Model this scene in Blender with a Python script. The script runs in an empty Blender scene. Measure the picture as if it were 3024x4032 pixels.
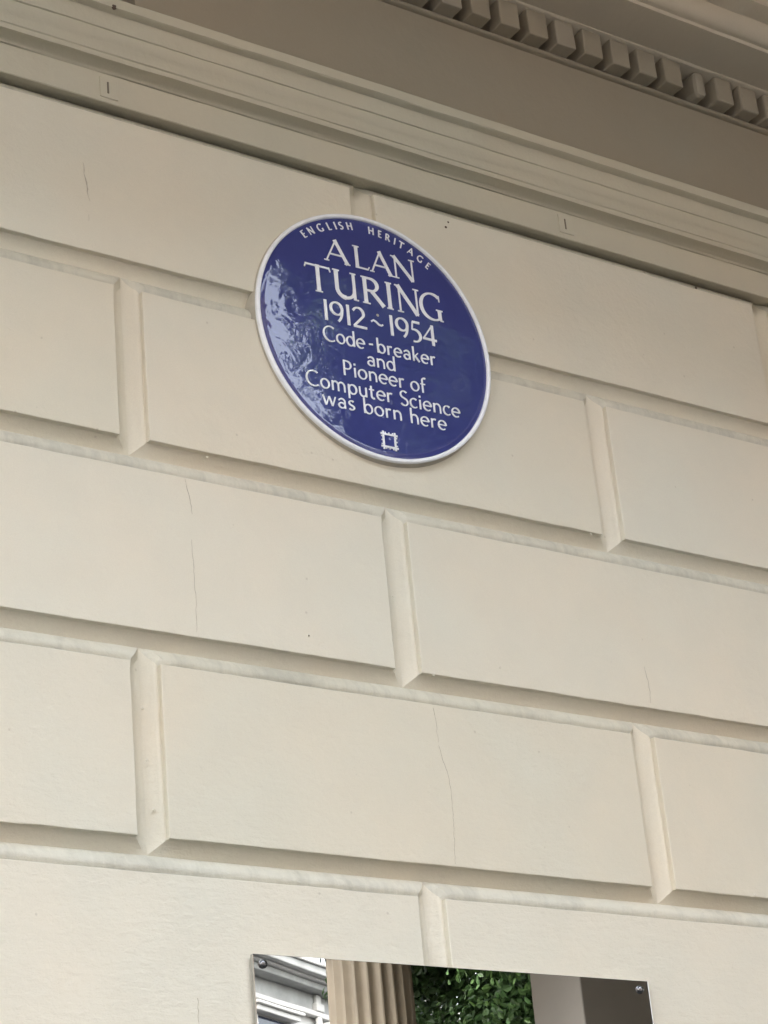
import bpy, bmesh, math, random
from mathutils import Vector, Matrix, noise
PI = math.pi
rad = math.radians
random.seed(7)
sc = bpy.context.scene
col = sc.collection

# ------------------------------------------------------------------ camera
cam_d = bpy.data.cameras.new('camera')
cam = bpy.data.objects.new('camera', cam_d)
col.objects.link(cam)
CX, CY, CZ = -1.06284, -2.83201, 1.6
cr = ((0.8262827597826388, 0.16620340572220565, 0.5381758344745016),
      (-0.5562560034680257, 0.3909493527078826, 0.7333061176773773),
      (-0.08851152, -0.90528174, 0.41548635))
m = Matrix(((cr[0][0], -cr[0][1], -cr[0][2], CX),
            (cr[1][0], -cr[1][1], -cr[1][2], CY),
            (cr[2][0], -cr[2][1], -cr[2][2], CZ),
            (0, 0, 0, 1)))
cam.matrix_world = m
cam_d.sensor_fit = 'HORIZONTAL'
cam_d.sensor_width = 36
cam_d.lens = 105.493
cam_d.clip_start = 0.05
cam_d.clip_end = 2000
sc.camera = cam

# ------------------------------------------------------------------ sky and sun
SUN_EL, SUN_AZ = rad(46), rad(325)        # azimuth clockwise from +Y
w = bpy.data.worlds.new('World')
sc.world = w
w.use_nodes = True
nt = w.node_tree
bg = nt.nodes['Background']
sky = nt.nodes.new('ShaderNodeTexSky')
sky.sky_type = 'NISHITA'
sky.sun_disc = False
sky.sun_elevation = SUN_EL
sky.sun_rotation = SUN_AZ
sky.altitude = 50
sky.air_density = 1.6
sky.dust_density = 6.0
sky.ozone_density = 1.0
hs = nt.nodes.new('ShaderNodeHueSaturation')
hs.inputs['Saturation'].default_value = 0.4      # thin overcast
nt.links.new(sky.outputs[0], hs.inputs['Color'])
nt.links.new(hs.outputs[0], bg.inputs[0])
bg.inputs[1].default_value = 0.15
sd = bpy.data.lights.new('sun', 'SUN')
sd.energy = 0.4
sd.angle = rad(15)
sd.color = (1.0, 0.97, 0.92)
sun = bpy.data.objects.new('sun', sd)
col.objects.link(sun)
sdir = Vector((math.sin(SUN_AZ)*math.cos(SUN_EL), math.cos(SUN_AZ)*math.cos(SUN_EL), math.sin(SUN_EL)))
sun.rotation_euler = sdir.to_track_quat('Z', 'Y').to_euler()
sun.location = (-4, -8, 12)
vs = sc.view_settings
vs.view_transform = 'Standard'
vs.look = 'None'
vs.exposure = 3.92
vs.gamma = 1.0
vs.use_curve_mapping = False

# ------------------------------------------------------------------ materials
def nm(name):
    m = bpy.data.materials.new(name)
    m.use_nodes = True
    t = m.node_tree
    return m, t, t.nodes['Principled BSDF'], t.nodes, t.links

def lerp_col(N, L, fac, a, b):
    x = N.new('ShaderNodeMix'); x.data_type = 'RGBA'
    if hasattr(fac, 'links'): L.new(fac, x.inputs[0])
    else: x.inputs[0].default_value = fac
    for s, v in ((6, a), (7, b)):
        if hasattr(v, 'links'): L.new(v, x.inputs[s])
        else: x.inputs[s].default_value = (*v, 1)
    return x.outputs[2]

def noise_n(N, L, vec, scale, detail=4, rough=0.55, dist=0.0):
    n = N.new('ShaderNodeTexNoise')
    n.inputs['Scale'].default_value = scale
    n.inputs['Detail'].default_value = detail
    n.inputs['Roughness'].default_value = rough
    n.inputs['Distortion'].default_value = dist
    L.new(vec, n.inputs['Vector'])
    return n.outputs['Fac']

def mapping(N, L, sc_, rot=(0, 0, 0)):
    g = N.new('ShaderNodeNewGeometry')
    mp = N.new('ShaderNodeMapping')
    mp.inputs['Scale'].default_value = sc_
    mp.inputs['Rotation'].default_value = rot
    L.new(g.outputs['Position'], mp.inputs['Vector'])
    return mp.outputs[0]

def ramp(N, L, f, a, b, va=0.0, vb=1.0):
    r = N.new('ShaderNodeMapRange')
    r.inputs[1].default_value = a; r.inputs[2].default_value = b
    r.inputs[3].default_value = va; r.inputs[4].default_value = vb
    L.new(f, r.inputs[0])
    return r.outputs[0]

def mathn(N, L, op, a, b):
    x = N.new('ShaderNodeMath'); x.operation = op
    for i, v in enumerate((a, b)):
        if hasattr(v, 'links'): L.new(v, x.inputs[i])
        else: x.inputs[i].default_value = v
    return x.outputs[0]

def bump(N, L, h, strength, dist, prev=None):
    b = N.new('ShaderNodeBump')
    b.inputs['Strength'].default_value = strength
    b.inputs['Distance'].default_value = dist
    L.new(h, b.inputs['Height'])
    if prev is not None: L.new(prev, b.inputs['Normal'])
    return b.outputs[0]

def paint(name, base, rough=0.55, relief=1.0, dirt=1.0, ledge=False):
    m, t, P, N, L = nm(name)
    p1 = mapping(N, L, (1, 1, 1))
    ph = mapping(N, L, (1, 1, 3.2), (0, rad(3), 0))
    big = noise_n(N, L, p1, 2.2, 3)
    mid = noise_n(N, L, p1, 9, 5, 0.6)
    fine = noise_n(N, L, p1, 240, 2, 0.6)
    brush = noise_n(N, L, ph, 30, 5, 0.66, 0.15)
    ripple = noise_n(N, L, p1, 58, 4, 0.6, 0.3)
    warm = tuple(c*k for c, k in zip(base, (1.035, 0.985, 0.955)))
    cool = tuple(c*k for c, k in zip(base, (0.965, 0.985, 1.0)))
    c = lerp_col(N, L, ramp(N, L, big, 0.35, 0.65), warm, cool)
    c = lerp_col(N, L, ramp(N, L, mid, 0.4, 0.72, 0, 0.35), c, tuple(k*0.90 for k in base))
    # grime that has settled on the upward-facing chamfers and ledges
    g = N.new('ShaderNodeNewGeometry')
    sx = N.new('ShaderNodeSeparateXYZ'); L.new(g.outputs['Normal'], sx.inputs[0])
    up = ramp(N, L, sx.outputs['Z'], 0.2, 0.62)
    st = noise_n(N, L, mapping(N, L, (1, 1, 1)), 26, 5, 0.7)
    lo = noise_n(N, L, p1, 3.1, 2)
    if ledge:      # grey grime held in streaky patches by the ledge itself
        sv = noise_n(N, L, mapping(N, L, (2.4, 1, 0.5)), 13, 6, 0.72, 0.4)
        dm = mathn(N, L, 'ADD', ramp(N, L, mathn(N, L, 'ADD', sv, lo), 0.92, 1.22, 0.16, 0.62), ramp(N, L, st, 0.55, 0.75, 0.0, 0.25))
    else: dm = mathn(N, L, 'MULTIPLY', up, ramp(N, L, mathn(N, L, 'ADD', st, lo), 0.85, 1.2, 0.45*dirt, 0.95*dirt))
    c = lerp_col(N, L, dm, c, (0.38, 0.37, 0.31))
    # thin specks
    vo = N.new('ShaderNodeTexVoronoi'); vo.inputs['Scale'].default_value = 17
    L.new(p1, vo.inputs['Vector'])
    sp = ramp(N, L, vo.outputs['Distance'], 0.02, 0.05, 0.35*dirt, 0)
    c = lerp_col(N, L, sp, c, (0.34, 0.28, 0.2))
    gr = noise_n(N, L, p1, 420, 2, 0.7)
    c = lerp_col(N, L, ramp(N, L, gr, 0.25, 0.75, 0.0, 0.16), c, (0.42, 0.38, 0.32))
    oi = N.new('ShaderNodeObjectInfo')            # each block was painted a little differently
    hv = N.new('ShaderNodeHueSaturation')
    L.new(ramp(N, L, oi.outputs['Random'], 0, 1, 0.955, 1.02), hv.inputs['Value'])
    L.new(ramp(N, L, oi.outputs['Random'], 0, 1, 1.06, 0.92), hv.inputs['Saturation'])
    L.new(c, hv.inputs['Color'])
    L.new(hv.outputs[0], P.inputs['Base Color'])
    P.inputs['Roughness'].default_value = rough
    P.inputs['Specular IOR Level'].default_value = 0.35
    low = mapping(N, L, (0, 0, 1))
    sz = N.new('ShaderNodeSeparateXYZ'); L.new(g.outputs['Position'], sz.inputs[0])
    kz = ramp(N, L, sz.outputs['Z'], 2.2, 3.2, 1.0, 0.2)     # rougher, older coats low on the wall
    b = bump(N, L, mathn(N, L, 'MULTIPLY', mathn(N, L, 'MULTIPLY', brush, kz), ramp(N, L, big, 0.35, 0.6, 0.3, 1.0)), 0.42*relief, 0.005)
    b = bump(N, L, ripple, 0.45*relief, 0.003, b)
    b = bump(N, L, fine, 0.12*relief, 0.0006, b)
    L.new(b, P.inputs['Normal'])
    return m

def plain(name, base, rough=0.6, metal=0.0, var=0.12, scale=8, bumpd=0.002, bumps=0.2, coat=0):
    m, t, P, N, L = nm(name)
    p1 = mapping(N, L, (1, 1, 1))
    n = noise_n(N, L, p1, scale, 5, 0.6)
    c = lerp_col(N, L, ramp(N, L, n, 0.3, 0.7), tuple(k*(1-var) for k in base), tuple(min(1, k*(1+var)) for k in base))
    L.new(c, P.inputs['Base Color'])
    P.inputs['Roughness'].default_value = rough
    P.inputs['Metallic'].default_value = metal
    P.inputs['Coat Weight'].default_value = coat
    L.new(bump(N, L, n, bumps, bumpd), P.inputs['Normal'])
    return m

CREAM = (0.720, 0.681, 0.556)
M_wall = paint('cream_masonry_paint', CREAM)
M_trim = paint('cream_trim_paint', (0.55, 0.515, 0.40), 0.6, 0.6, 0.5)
M_ledge = paint('grimy_ledge_paint', (0.69, 0.665, 0.55), 0.6, 1.4, 1.0, True)
M_taupe = paint('taupe_cornice', (0.335, 0.298, 0.226), 0.65, 0.5, 0.4)  # darker brown tone for frieze, bead and dentils
M_corona = paint('corona_bounce_tone', (0.60, 0.54, 0.42), 0.65, 0.5, 0.4)  # lighter colour stands in for light bounced up onto the soffit
M_crack = plain('crack_filler', (0.42, 0.37, 0.29), 0.8)
M_speck = plain('rust_speck', (0.10, 0.07, 0.05), 0.8)
M_slot = plain('slot_shade', (0.17, 0.145, 0.11), 0.8)
M_cement = plain('plaque_bedding', (0.44, 0.41, 0.34), 0.7, 0, 0.15, 30)
M_white = plain('white_enamel', (0.87, 0.90, 0.94), 0.22, 0, 0.05, 60, 0.001, 0.1)

def enamel():
    m, t, P, N, L = nm('blue_enamel')
    p1 = mapping(N, L, (1, 1, 1))
    n = noise_n(N, L, p1, 14, 4, 0.6)
    c = lerp_col(N, L, ramp(N, L, n, 0.3, 0.7), (0.048, 0.057, 0.212), (0.054, 0.065, 0.235))
    L.new(c, P.inputs['Base Color'])
    P.inputs['Roughness'].default_value = 0.012
    P.inputs['IOR'].default_value = 1.55
    wv = noise_n(N, L, p1, 20, 2, 0.5, 0.8)
    fn = noise_n(N, L, p1, 75, 2, 0.5, 0.5)
    b = bump(N, L, wv, 0.30, 0.0026)
    b = bump(N, L, fn, 0.14, 0.0006, b)
    L.new(b, P.inputs['Normal'])
    return m
M_blue = enamel()

def steel():
    m, t, P, N, L = nm('polished_steel')
    P.inputs['Base Color'].default_value = (0.55, 0.55, 0.545, 1)
    P.inputs['Metallic'].default_value = 1
    P.inputs['Roughness'].default_value = 0.004
    n = noise_n(N, L, mapping(N, L, (1, 1, 1)), 4, 2)
    L.new(bump(N, L, n, 0.012, 0.004), P.inputs['Normal'])
    return m
M_steel = steel()
M_screw = plain('screw_metal', (0.2, 0.2, 0.205), 0.25, 1.0, 0.05)
M_glass = plain('dark_window_glass', (0.016, 0.02, 0.042), 0.08, 0, 0.1)
M_stone = plain('brown_stone', (0.30, 0.25, 0.185), 0.75, 0, 0.14, 5, 0.004, 0.3)
M_pier = plain('grey_stucco', (0.34, 0.305, 0.265), 0.75, 0, 0.05, 4)
M_shade = plain('dark_shade_tone', (0.06, 0.052, 0.04), 0.6, 0, 0.1, 4)  # dark tone for the shaded arch and the added light-blocking wall
M_town = plain('white_stucco', (0.36, 0.36, 0.35), 0.7, 0, 0.08, 1.5)
M_townt = plain('grey_stucco_trim', (0.23, 0.235, 0.23), 0.75, 0, 0.2, 2.5)
M_brick = plain('brown_brick', (0.065, 0.048, 0.036), 0.85, 0, 0.2, 3)  # brick colour darkened to cut light bounced back at the wall
M_slate = plain('slate', (0.07, 0.07, 0.075), 0.7)
M_soffit = plain('low_bounce_soffit', (0.17, 0.15, 0.12), 0.8, 0, 0.15, 4)  # dark colour cuts light bounced off the added overhang
M_bark = plain('bark', (0.12, 0.09, 0.065), 0.9, 0, 0.3, 14, 0.01, 0.6)
M_pave = plain('low_bounce_ground', (0.036, 0.035, 0.033), 0.85, 0, 0.15, 1.8)  # ground colour darkened to cut light bounced up the wall
M_road = plain('asphalt', (0.034, 0.034, 0.035), 0.9, 0, 0.15, 30)

def leafmat():
    m, t, P, N, L = nm('leaf_green')
    oi = N.new('ShaderNodeVertexColor'); oi.layer_name = 'tint'
    L.new(oi.outputs['Color'], P.inputs['Base Color'])
    P.inputs['Roughness'].default_value = 0.45
    P.inputs['Subsurface Weight'].default_value = 0.0
    tr = N.new('ShaderNodeBsdfTranslucent'); L.new(oi.outputs['Color'], tr.inputs['Color'])
    mx = N.new('ShaderNodeMixShader'); mx.inputs[0].default_value = 0.35
    out = [n for n in N if n.type == 'OUTPUT_MATERIAL'][0]
    L.new(P.outputs[0], mx.inputs[1]); L.new(tr.outputs[0], mx.inputs[2]); L.new(mx.outputs[0], out.inputs[0])
    return m
M_leaf = leafmat()

# ------------------------------------------------------------------ helpers
def link(name, verts, faces, mat, parent=None, smooth=None):
    me = bpy.data.meshes.new(name)
    me.from_pydata(verts, [], faces)
    me.materials.append(mat)
    if smooth is not None:
        me.polygons.foreach_set('use_smooth', [True]*len(me.polygons))
        me.set_sharp_from_angle(angle=rad(smooth))
    me.update()
    o = bpy.data.objects.new(name, me)
    col.objects.link(o)
    if parent: o.parent = parent
    return o

def thing(name, label, cat, group=None):
    o = bpy.data.objects.new(name, None)
    col.objects.link(o)
    o.empty_display_size = 0.1
    o['label'] = label; o['category'] = cat
    if group: o['group'] = group
    return o

class MB:
    def __init__(s): s.v = []; s.f = []
    def add(s, v, f):
        n = len(s.v); s.v += v; s.f += [tuple(i+n for i in q) for q in f]
    def box(s, x0, x1, y0, y1, z0, z1):
        s.add([(x0,y0,z0),(x1,y0,z0),(x1,y1,z0),(x0,y1,z0),(x0,y0,z1),(x1,y0,z1),(x1,y1,z1),(x0,y1,z1)],
              [(0,3,2,1),(4,5,6,7),(0,1,5,4),(1,2,6,5),(2,3,7,6),(3,0,4,7)])
    def bevbox(s, x0, x1, y0, y1, z0, z1, b):
        bm = bmesh.new()
        bmesh.ops.create_cube(bm, size=1)
        for v in bm.verts:
            v.co = Vector((x0+(v.co.x+.5)*(x1-x0), y0+(v.co.y+.5)*(y1-y0), z0+(v.co.z+.5)*(z1-z0)))
        bmesh.ops.bevel(bm, geom=bm.edges[:], offset=b, segments=2, affect='EDGES', profile=0.5)
        bm.verts.index_update()
        s.add([tuple(v.co) for v in bm.verts], [tuple(v.index for v in f.verts) for f in bm.faces])
        bm.free()
    def lathe(s, prof, n, cx=0, cz=0, y=True):
        # profile (r, d) spun about an axis parallel to Y (d is y) or Z
        b = len(s.v)
        for r, d in prof:
            for k in range(n):
                a = 2*PI*k/n
                s.v.append((cx+r*math.cos(a), d, cz+r*math.sin(a)) if y else (cx+r*math.cos(a), cz+r*math.sin(a), d))
        for i in range(len(prof)-1):
            for k in range(n):
                k2 = (k+1) % n
                q = (b+i*n+k, b+i*n+k2, b+(i+1)*n+k2, b+(i+1)*n+k)
                s.f.append(q)
    def build(s, name, mat, parent=None, smooth=None):
        return link(name, s.v, s.f, mat, parent, smooth)

def extrude_profile(name, prof, x0, x1, step, mat, parent, wob=0.0006, smooth=35):
    """profile of (y,z) points drawn along X with a little unevenness"""
    n = max(2, int((x1-x0)/step)+1)
    V, F = [], []
    k = len(prof)
    for i in range(n):
        x = x0+(x1-x0)*i/(n-1)
        for j, (y, z) in enumerate(prof):
            a = noise.noise(Vector((x*9, j*3.7, z*5)))*wob + noise.noise(Vector((x*45, j*7.1, z*9)))*wob*0.6
            b = noise.noise(Vector((x*9+50, j*3.7, z*5)))*wob + noise.noise(Vector((x*45+50, j*7.1, z*9)))*wob*0.6
            V.append((x, y+a, z+b))
    for i in range(n-1):
        for j in range(k-1):
            F.append((i*k+j, (i+1)*k+j, (i+1)*k+j+1, i*k+j+1))
    return link(name, V, F, mat, parent, smooth)

# ------------------------------------------------------------------ ground
g = MB(); g.box(-60, 80, -6.0, 12, -0.4, 0.0)
o = g.build('pavement', M_pave); o['kind'] = 'structure'
g = MB(); g.box(-300, 300, -300, 300, -0.6, -0.12)
o = g.build('road', M_road); o['kind'] = 'structure'
g = MB(); g.box(-60, 80, -16.2, -13.5, -0.4, 0.0)
o = g.build('far_pavement', M_pave); o['kind'] = 'structure'

# ------------------------------------------------------------------ the cream building
house = thing('stucco_building', 'cream painted stucco building with V-jointed blocks and a dentil cornice, carrying the round blue plaque', 'building')

Z0, HC, GB = 3.9154, 0.33299, 0.2782
OFB, OFT, OFS = 0.0222, 0.0326, 0.0266       # groove centre below / above / beside a block
DEP = 0.0245
def edge_n(x, z, k):
    return (noise.noise(Vector((x*14, k*11.3, z*14)))*0.0007 + noise.noise(Vector((x*60, k*5.3, z*60)))*0.00045
            + max(0, noise.noise(Vector((x*33+9, k*5.3, z*33)))-0.45)*0.004)
def make_block(x0, x1, z0, z1, top_off=OFT):
    step = 0.016
    per = []
    def seg(a, b, fx):
        n = max(2, int(abs(b-a)/step))
        return [(a+(b-a)*i/n) for i in range(n)]
    for x in seg(x0, x1, 1): per.append((x, z0, 0, -1))
    for z in seg(z0, z1, 0): per.append((x1, z, 1, 0))
    for x in seg(x1, x0, 1): per.append((x, z1, 0, 1))
    for z in seg(z1, z0, 0): per.append((x0, z, -1, 0))
    n = len(per)
    W_, H_ = x1-x0, z1-z0
    cr_ = 0.004
    rings = [('o', u) for u in (1.0, .85, .70, .55, .42, .30, .18, .08, 0.0)]+[('s', 0), ('b', 0), ('f', 0)]
    V, F = [], []
    for kind, u in rings:
        for (x, z, nx, nz) in per:
            # position in ring: stretch the rectangle outwards so corners mitre
            fx = (x-x0)/W_; fz = (z-z0)/H_
            ex = edge_n(x, z, nx*2+nz*5)
            if kind == 'o':
                X0, X1 = x0-OFS*u, x1+OFS*u
                Zb, Zt = z0-OFB*u, z1+top_off*u
                px, pz = X0+(X1-X0)*fx, Zb+(Zt-Zb)*fz
                if nz == -1: d = 0.0105+(DEP-0.0105)*(0.8*u+0.2*math.sin(u*PI/2))      # plain sloping soffit
                elif nz == 1:                                                    # rounded roll along the top
                    d = 0.0058+0.0040*(1-min(1, u/0.3))**1.6+(DEP-0.0058)*max(0, (u-0.3)/0.7)**1.75
                else:                                                            # hollow with a thin lip at the arris
                    d = 0.0062+0.0045*(1-min(1, u/0.14))+(DEP-0.0062)*math.sin(u*PI/2)
                d += noise.noise(Vector((px*25, 3, pz*25)))*0.0007*u
                px += nx*ex*(1-u)*0.5; pz += nz*ex*(1-u)*0.5
            elif kind == 's':
                px, pz, d = x+nx*ex, z+nz*ex, 0.0012
            elif kind == 'b':
                px, pz, d = x+nx*(ex-0.0006), z+nz*(ex-0.0006), 0.0003
            else:
                i_ = 0.0016
                px, pz = x0+i_+(W_-2*i_)*fx, z0+i_+(H_-2*i_)*fz
                d = 0.0
            V.append((px, d, pz))
    for r in range(len(rings)-1):
        for i in range(n):
            j = (i+1) % n
            F.append((r*n+i, r*n+j, (r+1)*n+j, (r+1)*n+i))
    b = (len(rings)-1)*n
    F.append(tuple(b+i for i in range(n)))
    return V, F, [1 if (k < 8*n and per[k % n][3] == 1) else 0 for k in range(len(F))]

blocks = {}
for row in range(1, 12):
    zb = Z0-HC*row
    zt = zb+GB if row > 1 else 3.8615
    jo = 0.0088 if row % 2 else 0.5085
    k = -4
    while True:
        xl = jo+k+0.0535; xr = jo+k+1
        if xl > 4.5: break
        V, F, MI = make_block(xl, xr, zb, zt, OFT if row > 1 else 0.0235)
        o = link('stucco_block', V, F, M_wall, house, 28)
        o.data.materials.append(M_ledge)
        o.data.polygons.foreach_set('material_index', MI)
        o.data.polygons[len(F)-1].use_smooth = False
        blocks[(row, k)] = o
        k += 1

def find_block(x, z):
    for (row, k), o in blocks.items():
        zb = Z0-HC*row; jo = 0.0088 if row % 2 else 0.5085
        if zb-0.03 <= z < zb+HC-0.03 and jo+k+0.02 <= x < jo+k+1.02: return o
    return house

g = MB()
g.box(-10, 12, 0.0258, 0.45, -0.1, 3.90)
g.build('wall_core', M_wall, house)

# fascia, mouldings, frieze and cornice above the blocks
XL, XR = -3.2, 6.0
FR0 = 0.575
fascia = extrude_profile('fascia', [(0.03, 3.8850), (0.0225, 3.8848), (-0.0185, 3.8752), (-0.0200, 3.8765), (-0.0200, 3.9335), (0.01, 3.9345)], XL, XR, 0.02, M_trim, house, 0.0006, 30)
prof = [(0.01, 3.9330), (-0.0195, 3.9342)]
for i in range(9):                           # hollow under the moulding
    a = i/8*PI/2
    prof.append((-0.022-0.026*(1-math.cos(a)), 3.9355+0.0085*math.sin(a)))
prof += [(-0.0485, 3.9455), (-0.0490, 3.9530), (-0.0515, 3.9545)]
for i in range(1, 9):                        # long shallow cyma
    t_ = i/8
    prof.append((-0.0515-0.0125*t_, 3.9545+0.0365*t_+0.0022*math.sin(t_*2*PI)))
prof += [(-0.0665, 3.9922), (-0.0680, 3.9965), (-0.0745, 4.0165), (-0.0755, 4.0185), (-0.0880, 4.0205), (-0.0905, 4.0220), (-0.0912, 4.0400), (-0.0890, 4.0425), (0.01, 4.0480)]
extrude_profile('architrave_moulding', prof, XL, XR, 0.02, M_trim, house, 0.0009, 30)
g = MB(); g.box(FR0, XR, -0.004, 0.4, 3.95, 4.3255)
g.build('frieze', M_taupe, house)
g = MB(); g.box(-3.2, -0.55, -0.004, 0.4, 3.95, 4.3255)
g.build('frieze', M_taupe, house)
win = bpy.data.objects.new('window', None); col.objects.link(win); win.parent = house
g = MB(); g.box(-0.55, FR0, 0.16, 0.2, 4.05, 4.60); g.build('pane', M_glass, win)
g = MB()
g.bevbox(-0.55, FR0, 0.02, 0.159, 4.02, 4.075, 0.004)
g.bevbox(FR0-0.03, FR0-0.001, 0.06, 0.155, 4.076, 4.6, 0.003)
g.bevbox(-0.549, -0.52, 0.06, 0.155, 4.076, 4.6, 0.003)
g.build('window_frame', M_town, win)

BX0 = FR0
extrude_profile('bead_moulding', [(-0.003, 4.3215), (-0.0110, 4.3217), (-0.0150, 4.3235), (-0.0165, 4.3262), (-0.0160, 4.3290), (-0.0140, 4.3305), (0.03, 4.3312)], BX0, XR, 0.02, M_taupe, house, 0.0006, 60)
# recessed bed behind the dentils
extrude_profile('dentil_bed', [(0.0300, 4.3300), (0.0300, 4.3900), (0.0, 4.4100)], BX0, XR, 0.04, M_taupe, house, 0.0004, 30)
PITCH, DW = 0.0725, 0.0480
i = 0
x = 0.60
XREF = 1.3147           # left edge of one dentil taken from the photograph's spacing
k0 = int((0.60-XREF)/PITCH)
def bevel_mesh(x0, x1, y0, y1, z0, z1, b, seed, chop=0.0):
    bm = bmesh.new()
    bmesh.ops.create_cube(bm, size=1)
    rr = random.Random(seed)
    for v in bm.verts:
        v.co = Vector((x0+(v.co.x+.5)*(x1-x0), y0+(v.co.y+.5)*(y1-y0), z0+(v.co.z+.5)*(z1-z0)))
        v.co += Vector((rr.uniform(-1, 1), rr.uniform(-1, 1)*0.5, rr.uniform(-1, 1)*0.6))*0.0012
    bmesh.ops.bevel(bm, geom=bm.edges[:], offset=b, segments=2, affect='EDGES', profile=0.5)
    if chop:
        for v in bm.verts:
            fx = (v.co.x-x0)/(x1-x0)
            fz = (v.co.z-z0)/(z1-z0)
            v.co.y += chop*max(0, 0.6-fx)*1.2*(y1-y0)*0.5
            v.co.z += chop*max(0, 0.5-fz)*0.010
            v.co.x += chop*0.012*(1-fx)
    bm.verts.index_update()
    r = [tuple(v.co) for v in bm.verts], [tuple(v.index for v in f.verts) for f in bm.faces]
    bm.free()
    return r
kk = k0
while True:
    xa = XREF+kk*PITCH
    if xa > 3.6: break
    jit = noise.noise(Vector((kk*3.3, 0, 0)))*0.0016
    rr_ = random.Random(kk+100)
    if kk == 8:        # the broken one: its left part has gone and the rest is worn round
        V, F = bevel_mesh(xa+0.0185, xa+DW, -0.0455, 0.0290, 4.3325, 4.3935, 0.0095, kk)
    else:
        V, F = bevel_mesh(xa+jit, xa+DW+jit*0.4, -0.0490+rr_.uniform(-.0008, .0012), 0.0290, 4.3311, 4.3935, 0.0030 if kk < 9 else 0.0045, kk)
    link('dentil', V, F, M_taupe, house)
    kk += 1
# corona over the dentils
cor = [(0.03, 4.3932), (-0.0510, 4.3934), (-0.0545, 4.3950), (-0.0560, 4.3975)]
cor += [(-0.1000, 4.3980), (-0.1580, 4.3990), (-0.1605, 4.4060), (-0.1660, 4.4065)]
for i in range(1, 8):
    a = i/7*PI/2
    cor.append((-0.1660-0.024*math.sin(a), 4.4065+0.037*(1-math.cos(a))))
cor += [(-0.1915, 4.4445), (-0.2330, 4.4455), (-0.2350, 4.4470), (-0.2360, 4.52), (-0.245, 4.53)]
for i in range(1, 9):
    t_ = i/8
    cor.append((-0.245-0.11*t_, 4.53+0.09*t_-0.018*math.sin(t_*2*PI)))
cor += [(-0.36, 4.65), (0.0, 4.70)]
extrude_profile('corona', cor, BX0-0.0, XR, 0.02, M_corona, house, 0.0009, 30)
extrude_profile('corona', [(y, z+0.22) for y, z in cor], XL, BX0-0.002, 0.04, M_corona, house, 0.0009, 30)
g = MB(); g.box(-10, 12, 0.0, 0.45, 4.705, 11)
g.build('upper_wall', M_wall, house)
g = MB(); g.box(-12, 12, -1.4, -0.0015, 4.71, 4.92)  # unseen overhang added to shade the top of the wall
g.build('shading_overhang', M_soffit, house)

g = MB(); g.box(5.2, 5.6, -3.3, -0.4, -0.1, 4.70)  # unseen wall added to cut the light from the right
g.build('light_block_wall', M_shade, house)
# raised fixing plates on the fascia
for (xc, zc) in ((0.505, 3.9045), (1.507, 3.9065)):
    g = MB(); g.bevbox(xc-0.0175, xc+0.0175, -0.0222, -0.0190, zc-0.0205, zc+0.0205, 0.0012)
    pl = g.build('fixing_plate', M_trim, fascia)
    g = MB(); g.bevbox(xc-0.0040, xc-0.0005, -0.0232, -0.0215, zc-0.0115, zc+0.0120, 0.0006)
    g.build('slot', M_slot, fascia)

# hairline cracks, paint nibs and specks
def crack(pts, wdt=0.0011, seed=0):
    rr = random.Random(seed)
    P = []
    for (a, b) in zip(pts[:-1], pts[1:]):
        n = max(2, int(math.dist(a, b)/0.006))
        for i in range(n):
            t_ = i/n
            P.append((a[0]+(b[0]-a[0])*t_+rr.uniform(-1, 1)*0.0009, a[1]+(b[1]-a[1])*t_))
    P.append(pts[-1])
    V, F = [], []
    for i, (x, z) in enumerate(P):
        e = min(1, i/4, (len(P)-1-i)/4)
        w2 = wdt*(0.35+0.65*rr.random())*max(e, 0.08)*0.5
        V += [(x-w2, -0.0001, z), (x, -0.0007, z), (x+w2, -0.0001, z)]
        if i:
            b = 3*(i-1)
            F += [(b, b+1, b+4, b+3), (b+1, b+2, b+5, b+4)]
    mid = P[len(P)//2]
    link('crack', V, F, M_crack, find_block(*mid))
crack([(0.461, 3.754), (0.462, 3.731), (0.466, 3.714), (0.467, 3.696), (0.471, 3.679)], 0.0036, 1)
crack([(0.4665, 3.652), (0.467, 3.639)], 0.0024, 2)
crack([(0.624, 3.192), (0.627, 3.173), (0.632, 3.156), (0.6335, 3.131)], 0.0017, 3)
crack([(0.630, 3.085), (0.630, 3.065), (0.631, 3.017), (0.631, 2.977), (0.629, 2.925)], 0.0010, 4)
crack([(1.077, 2.855), (1.08, 2.826), (1.080, 2.795)], 0.0007, 5)
crack([(1.080, 2.790), (1.087, 2.763), (1.094, 2.739), (1.096, 2.711), (1.095, 2.672), (1.092, 2.624), (1.089, 2.588)], 0.0009, 6)
crack([(1.563, 2.996), (1.564, 2.983), (1.567, 2.97), (1.568, 2.948), (1.565, 2.927)], 0.0015, 7)
crack([(0.595, 2.345), (0.594, 2.28)], 0.0013, 8)

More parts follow.
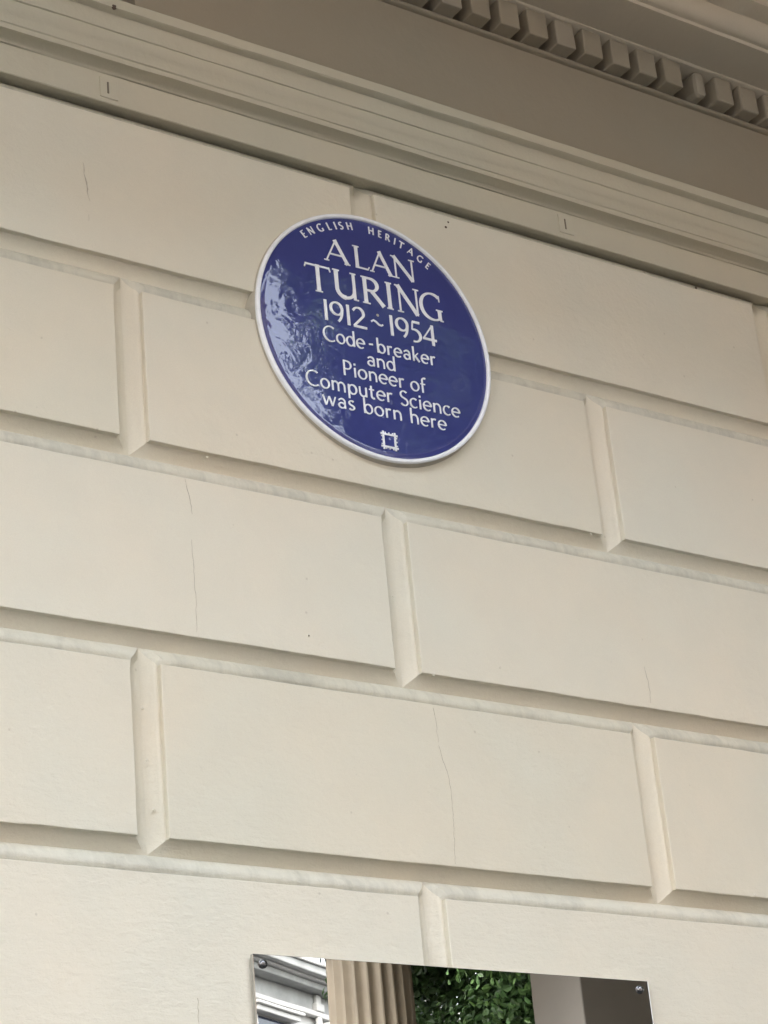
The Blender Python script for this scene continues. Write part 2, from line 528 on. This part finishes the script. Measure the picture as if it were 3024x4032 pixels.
def nib(x, z, r, mat, d=0.0, name='paint_nib', par=None, flat=0.5, seed=0):
    bm = bmesh.new()
    bmesh.ops.create_icosphere(bm, subdivisions=2, radius=r)
    for v in bm.verts:
        k = 1+0.5*noise.noise(v.co*(1.2/r)+Vector((seed*7.7, 0, 0)))
        v.co *= k
        v.co.y *= flat
        v.co += Vector((x, d, z))
    bm.verts.index_update()
    V = [tuple(v.co) for v in bm.verts]; F = [tuple(v.index for v in f.verts) for f in bm.faces]
    bm.free()
    link(name, V, F, mat, par or find_block(x, z), 80)
for i, (x, z, r, d) in enumerate([(1.0865, 2.9165, 0.0045, 0.002), (0.84, 2.95, 0.0028, 0), (1.23, 2.948, 0.0030, 0), (1.748, 2.588, 0.0065, 0.001),
        (1.030, 3.056, 0.003, 0.017), (1.518, 2.742, 0.003, 0.015), (0.535, 2.791, 0.0030, 0.016), (0.538, 2.708, 0.0035, 0.016), (0.546, 2.631, 0.0035, 0.016),
        (1.482, 3.247, 0.004, 0.003), (0.672, 3.2435, 0.0035, 0.006), (0.43, 3.2545, 0.004, 0.002)]):
    nib(x, z, r*0.7, M_wall, d, seed=i, flat=0.35)
for i, (x, z, r, d) in enumerate([(1.231, 3.848, 0.0022, 0), (1.224, 3.835, 0.0028, 0), (1.858, 3.8655, 0.0030, 0.002), (0.712, 3.8725, 0.0022, 0.010), (0.84, 2.95, 0.0012, -0.001)]):
    nib(x, z, r, M_speck, d, 'rust_speck', None, 0.35, i+30)
nib(0.484, 4.0235, 0.0055, M_speck, -0.089, 'chip', house, 0.4, 60)
# paler patch of fresh filler by the plaque's rim
nib(1.1055, 3.7755, 0.013, M_wall, 0.002, 'filler_patch', None, 0.22, 71)

# ------------------------------------------------------------------ the round blue plaque
PX, PZ, PR = 1.0285, 3.5465, 0.2475
RI = 0.2392
plaque = thing('wall_plaque', 'round blue enamel plaque with white rim and raised white lettering on the cream wall', 'plaque')
plaque.location = (PX, 0, PZ)
plaque.rotation_euler = (0, 0, rad(-1.0))
SAG, YF = 0.0095, -0.0115
def dome(r): return YF-SAG*(1-min(1, r/RI)**2)
g = MB()
g.lathe([(0.2515, 0.02), (0.2505, 0.0005), (0.2488, -0.0030), (0.2470, -0.0075), (0.2440, -0.0080)], 128)
g.build('bedding_ring', M_cement, plaque, 40)
g = MB()
g.lathe([(r, d+0.011) for r, d in ((0.2462, -0.0150), (0.2474, -0.0205), (0.2475, -0.0235), (0.2468, -0.0252), (0.2450, -0.0262), (0.2418, -0.0263), (0.2402, -0.0255), (0.2393, -0.0238), (0.2389, -0.0215))], 160)
g.build('rim', M_white, plaque, 60)
g = MB()
g.lathe([(RI+0.001, -0.010), (RI-0.001, dome(RI-0.001))]+[(RI*k/24, dome(RI*k/24)) for k in range(23, 0, -1)], 144)
n0 = len(g.v)
g.v.append((0, dome(0), 0))
b0 = n0-144
g.f += [(b0+k, b0+(k+1) % 144, n0) for k in range(144)]
g.build('enamel_face', M_blue, plaque, 60)

def arc(cx, cy, rx, ry, a0, a1, n=14):
    return [(cx+rx*math.cos(rad(a0+(a1-a0)*i/n)), cy+ry*math.sin(rad(a0+(a1-a0)*i/n))) for i in range(n+1)]
# strokes: (points, width)   width 'T' stem, 't' hair, None = broad-pen
X_ = 0.63
GL = {
 'A': (1.0, [([(0.06,0),(.50,1.0)],'t'), ([(.46,1.02),(.93,0)],'T'), ([(.20,.34),(.78,.34)],'t'), ([(-.03,.02),(.17,.02)],'h'), ([(.80,.02),(1.03,.02)],'h')]),
 'L': (.60, [([(.13,1),(.13,0)],'T'), ([(.10,.035),(.55,.035)],'t'), ([(.54,.01),(.60,.15)],'h'), ([(0,.98),(.25,.98)],'h')]),
 'N': (1.0, [([(.15,0),(.15,1)],'t'), ([(.10,1.0),(.86,.02)],'T'), ([(.87,0),(.87,1)],'t'), ([(.03,.02),(.27,.02)],'h'), ([(-.02,.98),(.16,.98)],'h'), ([(.75,.98),(.99,.98)],'h')]),
 'T': (.92, [([(.46,1),(.46,0)],'T'), ([(.03,.955),(.89,.955)],'t'), ([(.0,.83),(.045,.99)],'h'), ([(.92,.83),(.875,.99)],'h'), ([(.33,.02),(.59,.02)],'h')]),
 'U': (.90, [([(.14,1),(.14,.36)]+arc(.44,.33,.30,.31,180,270,10),'T'), (arc(.44,.33,.32,.31,270,352,10)+[(.765,.40)],'m'), ([(.77,1),(.77,0)],'m'), ([(.02,.98),(.26,.98)],'h'), ([(.65,.98),(.86,.98)],'h'), ([(.77,.02),(.90,.02)],'h')]),
 'R': (.80, [([(.15,1),(.15,0)],'T'), ([(.15,.965),(.34,.965)]+arc(.34,.735,.25,.23,90,-90,14)+[(.15,.505)],None), ([(.38,.50),(.78,.02)],'T'), ([(.03,.02),(.29,.02)],'h'), ([(.03,.98),(.2,.98)],'h')]),
 'I': (.28, [([(.14,1),(.14,0)],'T'), ([(.02,.98),(.26,.98)],'h'), ([(.02,.02),(.26,.02)],'h')]),
 'G': (.95, [(arc(.52,.5,.47,.49,52,300,26),None), ([(.80,.04),(.80,.40)],'T'), ([(.66,.41),(.93,.41)],'h'), ([(.82,.97),(.83,.74)],'h'), ([(.80,.03),(.93,.03)],'h')]),
 'E': (.58, [([(.12,1),(.12,0)],'T'), ([(.12,.955),(.52,.955)],'t'), ([(.12,.52),(.46,.52)],'t'), ([(.12,.045),(.56,.045)],'t')]),
 'S': (.62, [(arc(.32,.745,.23,.225,35,235,12)+arc(.30,.255,.25,.235,52,-150,14),None)]),
 'H': (.90, [([(.12,1),(.12,0)],'T'), ([(.78,1),(.78,0)],'T'), ([(.12,.52),(.78,.52)],'t')]),
 'C': (.85, [(arc(.50,.5,.46,.49,52,308,24),None)]),
 'P': (.66, [([(.12,1),(.12,0)],'T'), ([(.12,.96),(.32,.96)]+arc(.32,.70,.26,.26,90,-90,14)+[(.12,.44)],None)]),
 '1': (.36, [([(.2,1),(.2,0)],'T'), ([(.03,.86),(.2,.97)],'h')]),
 '9': (.66, [(arc(.33,.68,.27,.30,0,360,24),None), ([(.60,.70)]+arc(.20,.66,.40,.66,5,-62,12),'m')]),
 '2': (.70, [([(.06,.80)]+arc(.31,.71,.25,.27,150,-28,14)+[(.06,.05)],None), ([(.04,.045),(.68,.045)],'m')]),
 '5': (.60, [([(.18,.95),(.54,.95)],'m'), ([(.19,.95),(.14,.55)],'t'), ([(.14,.56)]+arc(.24,.28,.30,.30,95,-105,16),None)]),
 '4': (.74, [([(.54,1),(.54,-.02)],'T'), ([(.54,.98),(.06,.26)],'t'), ([(.03,.26),(.72,.26)],'m')]),
 '~': (.62, [([(.03,.46),(.14,.55),(.26,.50),(.40,.38),(.52,.36),(.60,.42)],'m')]),
 '-': (.40, [([(.06,.42),(.34,.45)],'m')]),
 'o': (.66, [(arc(.33,.315,.27,.30,0,360,22),None)]),
 'd': (.68, [(arc(.31,.315,.25,.30,0,360,22),None), ([(.57,1.02),(.57,0)],'T')]),
 'b': (.68, [(arc(.37,.315,.25,.30,0,360,22),None), ([(.11,1.02),(.11,0)],'T')]),
 'p': (.68, [(arc(.37,.315,.25,.30,0,360,22),None), ([(.11,.62),(.11,-.30)],'T')]),
 'e': (.62, [(arc(.32,.315,.27,.30,0,310,20),None), ([(.06,.33),(.58,.33)],'t')]),
 'r': (.44, [([(.11,.62),(.11,0)],'T'), ([(.11,.38)]+arc(.30,.36,.19,.24,160,60,8),'m')]),
 'a': (.60, [([(.08,.50)]+arc(.29,.43,.20,.18,140,0,10)+[(.49,0)],'m'), (arc(.28,.18,.20,.17,40,340,16),None)]),
 'k': (.58, [([(.11,1.02),(.11,0)],'T'), ([(.13,.28),(.46,.60)],'t'), ([(.22,.36),(.54,0)],'T')]),
 'n': (.66, [([(.11,.62),(.11,0)],'T'), ([(.11,.36)]+arc(.33,.36,.22,.245,170,0,12)+[(.55,0)],'m')]),
 'h': (.66, [([(.11,1.02),(.11,0)],'T'), ([(.11,.36)]+arc(.33,.36,.22,.245,170,0,12)+[(.55,0)],'m')]),
 'm': (1.02, [([(.11,.62),(.11,0)],'T'), ([(.11,.36)]+arc(.30,.36,.19,.245,170,0,12)+[(.49,0)],'m'), ([(.49,.36)]+arc(.70,.36,.21,.245,170,0,12)+[(.91,0)],'m')]),
 'i': (.24, [([(.12,.62),(.12,0)],'T'), ([(.12,.78),(.12,.90)],'T')]),
 'f': (.42, [(arc(.33,.80,.17,.19,60,180,8)+[(.16,0)],'T'), ([(.02,.58),(.36,.58)],'t')]),
 'u': (.66, [([(.11,.62),(.11,.26)]+arc(.32,.26,.21,.245,180,350,12),'m'), ([(.54,.62),(.54,0)],'T')]),
 't': (.44, [([(.17,.82),(.17,.18)]+arc(.30,.18,.13,.165,180,300,8),'T'), ([(.02,.58),(.36,.58)],'t')]),
 'c': (.56, [(arc(.32,.315,.27,.30,50,312,18),None)]),
 'w': (.92, [([(.04,.62),(.24,0)],'T'), ([(.24,0),(.45,.60)],'t'), ([(.45,.60),(.66,0)],'T'), ([(.66,0),(.87,.62)],'t')]),
 's': (.50, [(arc(.26,.465,.16,.145,35,235,10)+arc(.24,.16,.18,.145,52,-150,12),None)]),
}
SER = set('ALNTURIG')
lift = [0]
def letter(ch, place, size, T, t, serif, name='letter', sx=1.0):
    """one raised character; place maps (u, v) in mm to plaque (x, z)"""
    V, F = [], []
    for pts, wd in GL[ch][1]:
        if wd == 'h' and not serif: continue
        # resample
        P = [Vector((a*size*sx, b*size)) for a, b in pts]
        Q = []
        for a, b in zip(P[:-1], P[1:]):
            n = max(1, int((b-a).length/4.0))
            Q += [a.lerp(b, i/n) for i in range(n)]
        Q.append(P[-1])
        closed = len(pts) > 15 and (P[0]-P[-1]).length < 0.01*size
        lift[0] = (lift[0]+1) % 9
        hh = 0.00125+0.00003*lift[0]
        n = len(Q)
        base = len(V)
        for i in range(n):
            if closed: d = Q[(i+1) % (n-1)]-Q[(i-1) % (n-1)]
            else: d = Q[min(i+1, n-1)]-Q[max(i-1, 0)]
            d.normalize()
            ang = math.atan2(d.y, d.x)
            if wd == 'T': w_ = T
            elif wd == 't': w_ = t
            elif wd == 'h': w_ = t*0.72
            elif wd == 'm': w_ = t+(T-t)*0.6
            else: w_ = t+(T-t)*abs(math.sin(ang-rad(12)))
            if wd == 'T' and serif and not closed:            # flared stem ends
                e = min(i, n-1-i)/max(1, n-1)
                w_ *= 1+0.16*max(0, 1-e*5)
            nrm = Vector((-d.y, d.x))
            ext = Vector((0, 0))
            for off, up in ((w_/2, 0), (w_/2-0.35, 1), (-w_/2+0.35, 1), (-w_/2, 0)):
                q = Q[i]+nrm*off
                x, z = place(q.x, q.y)
                r = math.hypot(x, z)
                V.append((x, dome(r)-(hh if up else -0.0005), z))
            if i:
                a = base+4*(i-1)
                for j in range(3): F.append((a+j, a+j+1, a+j+5, a+j+4))
        if not closed:
            F.append((base, base+3, base+2, base+1))
            a = base+4*(n-1); F.append((a, a+1, a+2, a+3))
    link(name, V, F, M_white, plaque, 30)

def onface(x, z):
    """measured mm (on a plane) to plaque metres: the dome's crown sits nearer"""
    k = 1-min(1, math.hypot(x, z)/236)**2
    return ((x-1.5-5.0*k)/1000, (z-5.2*k)/1000)
def caps(base, h, items, T, t):
    for ch, x0, x1 in items:
        sx = (x1-x0)/(GL[ch][0]*h)
        letter(ch, lambda u, v: onface(x0+u, base+v), h, T, t, True, 'letter', sx)
caps(134, 46.5, [('A', -95, -43.5), ('L', -33.5, -1), ('A', 1.5, 49), ('N', 49.5, 101)], 6.9, 3.5)
caps(63, 56.0, [('T', -140, -87), ('U', -83, -31), ('R', -24, 24), ('I', 28.5, 44), ('N', 51, 103), ('G', 103, 154)], 7.9, 3.9)
def line(txt, base, h, x0, x1, T, t, name='letter', gap=0.05, space=0.34):
    tot = 0
    for c in txt: tot += (space if c == ' ' else GL[c][0]+gap)
    k = (x1-x0)/(tot*h)
    u = x0
    for c in txt:
        if c == ' ': u += space*h*k; continue
        letter(c, lambda a, b, u=u: onface(u+a, base+b), h, T, t, False, 'digit' if c.isdigit() else name, k)
        u += (GL[c][0]+gap)*h*k
line('1912', 8.5, 41.5, -112, -17, 6.2, 3.4, gap=0.03)
line('~', 8.5, 41.5, -10, 19, 4.6, 3.0, 'dash')
line('1954', 8.5, 41.5, 26, 134, 6.2, 3.4, gap=0.03)
line('Code', -33.5, 30.5, -113, -26, 3.9, 2.7)
line('-', -33.5, 30.5, -20, -7, 3.8, 3.2, 'dash')
line('breaker', -33.5, 29, -3, 127, 3.9, 2.7, gap=0.09)
line('and', -64.3, 29, -26, 37, 3.8, 2.7, gap=0.07)
line('Pioneer of', -95.0, 30, -79, 99, 3.8, 2.7, gap=0.07)
line('Computer Science', -130.0, 30, -156, 169, 3.8, 2.7, gap=0.07, space=0.42)
line('was born here', -162.0, 29.5, -126, 136, 3.8, 2.7, gap=0.08, space=0.44)
def ring(txt, a0, a1, r0, h, T, t, gap=0.24):
    tot = sum(GL[c][0]*0.82+gap for c in txt)-gap
    u = 0
    for c in txt:
        f = u/tot
        ang = rad(a0+(a1-a0)*f)
        def pl(x, y, ang=ang):
            a = ang-x/r0
            return ((r0+y)*math.cos(a)/1000-0.003, (r0+y)*math.sin(a)/1000)
        letter(c, pl, h, T, t, False, 'letter', 0.82)
        u += GL[c][0]*0.82+gap
ring('ENGLISH', 128.2, 96.0, 214.5, 15.5, 2.8, 2.2)
ring('HERITAGE', 88.2, 51.5, 214.5, 15.5, 2.8, 2.2)

# emblem under the text: a square fort plan with notched walls
def emblem():
    V, F = [], []
    def bar(x0, x1, z0, z1, hh):
        b = len(V)
        for (x, z, up) in [(x0,z0,0),(x1,z0,0),(x1,z1,0),(x0,z1,0),(x0+.3,z0+.3,1),(x1-.3,z0+.3,1),(x1-.3,z1-.3,1),(x0+.3,z1-.3,1)]:
            px, pz = onface(x, z)
            V.append((px, dome(math.hypot(px, pz))-(hh if up else -0.0005), pz))
        F.extend([tuple(b+i for i in q) for q in ((4,5,6,7),(0,1,5,4),(1,2,6,5),(2,3,7,6),(3,0,4,7))])
    cx, cz, a = 6.2, -207.5, 12.2
    for s in (-1, 1):
        bar(cx-18, cx+18, cz+s*a-2.0, cz+s*a+2.0, 0.0013)
        bar(cx+s*a-2.0, cx+s*a+2.0, cz-18, cz+18, 0.00135)
        for q in (-7.6, 0.0, 7.6):
            bar(cx+q-1.2, cx+q+1.2, cz+s*(a+3.2)-1.4, cz+s*(a+3.2)+1.4, 0.00125)
            bar(cx+s*(a+3.2)-1.4, cx+s*(a+3.2)+1.4, cz+q-1.2, cz+q+1.2, 0.00125)
    link('emblem', V, F, M_white, plaque)
emblem()
# small chip in the glaze
x, z = onface(7.0, 44.0)
g = MB(); g.lathe([(0.0001, -0.0009), (0.0026, -0.0004), (0.0032, 0.0004)], 9)
g.v = [(vx+x, vy+dome(math.hypot(x, z)), vz+z) for vx, vy, vz in g.v]
g.build('chip', M_cement, plaque)

# ------------------------------------------------------------------ polished steel plate
sign = thing('steel_plate', 'blank polished steel plate screwed to the wall, mirroring columns and trees', 'sign')
g = MB(); g.bevbox(0.686, 1.4555, -0.0125, -0.0050, 1.86, 2.4135, 0.0006)
g.build('plate', M_steel, sign)
g = MB(); g.box(0.72, 1.42, -0.0050, 0.0, 1.89, 2.385)
g.build('backing', M_crack, sign)
for (x, z) in ((0.7025, 2.3985), (1.4360, 2.3985), (0.7025, 1.876), (1.436, 1.876)):
    g = MB()
    g.lathe([(0.0068, -0.0120), (0.0070, -0.0138), (0.0064, -0.0160), (0.0048, -0.0177), (0.0025, -0.0186), (0.0002, -0.0188)], 24, x, z)
    g.build('screw', M_screw, sign, 50)

# ------------------------------------------------------------------ portico behind the camera (seen in the plate)
port = thing('portico', 'brown portico with a fluted column and grey pier, mirrored in the steel plate', 'portico')
ccx, ccy, crr = 3.657, -4.0, 0.165
g = MB()
NF, SUB = 20, 8
nseg = NF*SUB
for zi, (z, k) in enumerate(((0.32, 1.0), (1.2, 1.0), (2.4, 0.985), (3.52, 0.95), (3.60, 0.95))):
    for i in range(nseg):
        ph = (i % SUB)/SUB
        d = 0.0 if ph < 0.125 else 0.020*math.sin((ph-0.125)/0.875*PI)
        if zi == 4: d *= 0.1
        a = 2*PI*i/nseg
        r = crr*k-d
        g.v.append((ccx+r*math.cos(a), ccy+r*math.sin(a), z))
for zi in range(4):
    for i in range(nseg):
        j = (i+1) % nseg
        g.f.append((zi*nseg+i, zi*nseg+j, (zi+1)*nseg+j, (zi+1)*nseg+i))
g.build('column_shaft', M_stone, port, 40)
g = MB()
g.lathe([(0.20, 0.12), (0.215, 0.16), (0.215, 0.19), (0.19, 0.22), (0.195, 0.25), (0.185, 0.29), (0.165, 0.32)], 48, ccx, ccy, False)
g.box(ccx-0.23, ccx+0.23, ccy-0.23, ccy+0.23, 0.0, 0.125)
g.build('column_base', M_stone, port, 40)
g = MB()
g.lathe([(0.158, 3.58), (0.17, 3.62), (0.165, 3.66), (0.20, 3.72), (0.215, 3.75)], 48, ccx, ccy, False)
g.box(ccx-0.22, ccx+0.22, ccy-0.22, ccy+0.22, 3.75, 3.80)
g.build('column_capital', M_stone, port, 40)
g = MB(); g.bevbox(4.243, 4.62, -3.79, -3.50, 0.0, 3.80, 0.006); g.build('pier', M_pier, port)
g = MB(); g.bevbox(4.62, 7.2, -3.75, -3.40, 0.0, 3.80, 0.01); g.build('arch_shade_wall', M_shade, port)  # flat dark wall stands in for the shaded arch opening
g = MB(); g.bevbox(ccx-0.2, 7.2, -4.18, -3.42, 3.801, 4.25, 0.01); g.bevbox(ccx-0.28, 7.2, -4.26, -3.34, 4.25, 4.36, 0.01)
g.build('beam', M_stone, port)
g = MB(); g.bevbox(ccx-0.34, 7.3, -4.34, -1.25, 4.361, 4.56, 0.01); g.build('roof', M_pier, port)

# ------------------------------------------------------------------ white house across the street (seen in the plate)
town = thing('townhouse', 'white stucco townhouse with a heavy grey cornice across the street, mirrored in the steel plate', 'house')
town.location = (19.5, -30, 0)
town.rotation_euler = (0, 0, rad(-29))
def tb(name, mat, boxes, par=town, b=0.02):
    g = MB()
    for q in boxes: g.bevbox(*q, b)
    return g.build(name, mat, par)
# local frame: x along the front, +y towards the camera
tb('wall', M_town, [(-16, 16, -8, 0, -0.12, 10.6)])
tb('cornice', M_townt, [(-16.2, 16.2, -0.2, 0.32, 10.62, 10.74), (-16.3, 16.3, -0.2, 0.55, 10.78, 10.92)])
tb('cornice_fillet', M_town, [(-16.25, 16.25, -0.2, 0.42, 10.741, 10.779), (-16.35, 16.35, -0.2, 0.6, 10.921, 10.98)])
tb('frieze', M_townt, [(-16.05, 16.05, 0.0, 0.06, 10.30, 10.619)])
tb('string_course', M_town, [(-16.1, 16.1, 0.0, 0.14, 10.20, 10.299)])
for k in range(-5, 6):
    xw = k*2.6+0.1
    for zb in (1.2, 4.6, 8.0):
        wn = tb('window', M_town, [(xw-0.75, xw+0.75, 0.0, 0.20, zb+1.98, zb+2.08), (xw-0.82, xw+0.82, 0.0, 0.26, zb+2.081, zb+2.14), (xw-0.68, xw-0.55, 0.0, 0.08, zb, zb+1.95), (xw+0.55, xw+0.68, 0.0, 0.08, zb, zb+1.95), (xw-0.72, xw+0.72, 0.0, 0.14, zb-0.12, zb)])
        tb('pane', M_glass, [(xw-0.55, xw+0.55, 0.0, 0.02, zb, zb+1.95)], wn, 0.004)

for k in range(-6, 7):
    tb('pilaster', M_town, [(k*2.6+1.62, k*2.6+1.80, 0.061, 0.13, 0.0, 10.61), (k*2.6+1.56, k*2.6+1.86, 0.055, 0.16, 10.30, 10.45)])
# ------------------------------------------------------------------ unseen brick terrace added across the street to block low sky light
terr = thing('sky_block_terrace', 'unseen brown brick terrace added across the street to block low sky light', 'house')
terr.location = (-10, -16.2, 0)
tb('wall', M_brick, [(-36, 17, -9, 0, -0.12, 14.6)], terr)
tb('cornice', M_townt, [(-36.2, 17.2, -0.2, 0.4, 14.601, 14.95)], terr)
tb('roof', M_slate, [(-35.6, 16.6, -8.6, -0.6, 14.951, 15.8)], terr)
for k in range(-13, 6):
    xw = k*2.7+0.6
    for zb in (1.3, 4.7, 8.1, 11.3):
        wn = tb('window', M_town, [(xw-0.7, xw+0.7, 0.0, 0.08, zb+1.9, zb+2.08), (xw-0.66, xw-0.54, 0.0, 0.05, zb, zb+1.9), (xw+0.54, xw+0.66, 0.0, 0.05, zb, zb+1.9), (xw-0.7, xw+0.7, 0.0, 0.12, zb-0.12, zb)], terr)
        tb('pane', M_glass, [(xw-0.54, xw+0.54, 0.0, 0.02, zb, zb+1.9)], wn, 0.004)

# ------------------------------------------------------------------ tree (seen in the plate and the plaque's glaze)
tree = thing('leafy_tree', 'leafy green street tree beyond the portico, mirrored in the steel plate', 'tree')
tx, ty = 9.2, -7.8
tree.location = (tx, ty, 0)
def limb(g, a, b, r0, r1, n=8, segs=6, wob=0.12, seed=0):
    a = Vector(a); b = Vector(b)
    d = (b-a).normalized()
    u = d.orthogonal().normalized(); v = d.cross(u)
    base = len(g.v)
    for i in range(segs+1):
        t_ = i/segs
        c = a.lerp(b, t_)+Vector((noise.noise(Vector((t_*2, seed, 0))), noise.noise(Vector((t_*2, seed, 9))), 0))*wob*math.sin(t_*PI)
        r = r0+(r1-r0)*t_
        for k in range(n):
            an = 2*PI*k/n
            g.v.append(tuple(c+u*math.cos(an)*r+v*math.sin(an)*r))
    for i in range(segs):
        for k in range(n):
            k2 = (k+1) % n
            g.f.append((base+i*n+k, base+i*n+k2, base+(i+1)*n+k2, base+(i+1)*n+k))
g = MB()
limb(g, (0, 0, -0.1), (0.1, 0.05, 4.2), 0.24, 0.16, 12)
rt = random.Random(3)
for i in range(12):
    a = 2*PI*i/12+rt.uniform(-.3, .3)
    l = rt.uniform(1.4, 2.3)
    limb(g, (0.1, 0.05, 3.0+i*0.22), (l*math.cos(a), l*math.sin(a), 4.8+i*0.45), 0.075, 0.015, 6, 5, 0.3, i)
limb(g, (0.1, 0.05, 4.2), (0, 0, 10.5), 0.16, 0.02, 8)
g.build('trunk', M_bark, tree, 60)
def crown():
    rr = random.Random(11)
    cl = []
    while len(cl) < 700:
        p = Vector((rr.uniform(-1, 1), rr.uniform(-1, 1), rr.uniform(-1, 1)))
        if not 0.2 < max(abs(p.z), math.hypot(p.x, p.y)) < 1 or math.hypot(p.x, p.y) > 1: continue
        c = Vector((p.x*4.1, p.y*4.1, 7.9+p.z*4.9))
        # a thin spot high in the crown lets some sky through
        q = c+Vector((tx, ty, 0))-Vector((1.16, 0, 3.64))
        ax = Vector((math.sin(rad(41.1)), -math.cos(rad(41.1)), math.tan(rad(33.4)))).normalized()
        if (q-ax*q.dot(ax)).length < 0.72: continue
        if math.hypot(c.x, c.y) > 1.95+max(0, c.z-4.7)*0.6: continue
        cl.append((c, rr.uniform(0.35, 0.75), rr.uniform(0.5, 1.15)))
    V, F, C = [], [], []
    for c, r, tone in cl:
        for _ in range(1500 if c.z < 6.1 else 150):
            q = Vector((rr.gauss(0, 1), rr.gauss(0, 1), rr.gauss(0, 0.8)))
            q = q.normalized()*r*rr.random()**0.45
            p = c+q
            s = rr.uniform(0.018, 0.036) if p.z < 5.6 else rr.uniform(0.06, 0.105)
            nrm = (q.normalized()+Vector((rr.uniform(-.7, .7), rr.uniform(-.7, .7), rr.uniform(-.2, .9)))).normalized()
            u = nrm.orthogonal().normalized(); v = nrm.cross(u)
            an = rr.uniform(0, 2*PI)
            u, v = u*math.cos(an)+v*math.sin(an), v*math.cos(an)-u*math.sin(an)
            b = len(V)
            for (i, j, k) in ((-1, 0, 0), (-.2, .62, .12), (.55, .5, .1), (1.1, 0, -.1), (.55, -.5, .1), (-.2, -.62, .12)):
                V.append(tuple(p+u*i*s+v*j*s+nrm*k*s))
            F.append((b, b+1, b+2, b+3)); F.append((b, b+3, b+4, b+5))
            k = tone*rr.uniform(0.7, 1.35)
            yel = rr.random()*0.3
            C += [(0.050*k*(1+yel), 0.104*k*(1+yel*0.4), 0.034*k, 1)]*6
    o = link('crown', V, F, M_leaf, tree)
    ca = o.data.color_attributes.new('tint', 'FLOAT_COLOR', 'POINT')
    ca.data.foreach_set('color', [c for q in C for c in q])
    return o
crown()
rear = tree.copy(); col.objects.link(rear)
rear.location = (14.4, -12.6, 0); rear.rotation_euler = (0, 0, 2.0); rear.scale = (0.75, 0.75, 0.75)
rear['label'] = 'lower leafy street tree standing further back, behind the taller tree by the portico'
for ch in list(tree.children):
    c = ch.copy(); col.objects.link(c); c.parent = rear
tree['group'] = rear['group'] = 'street trees beyond the portico'
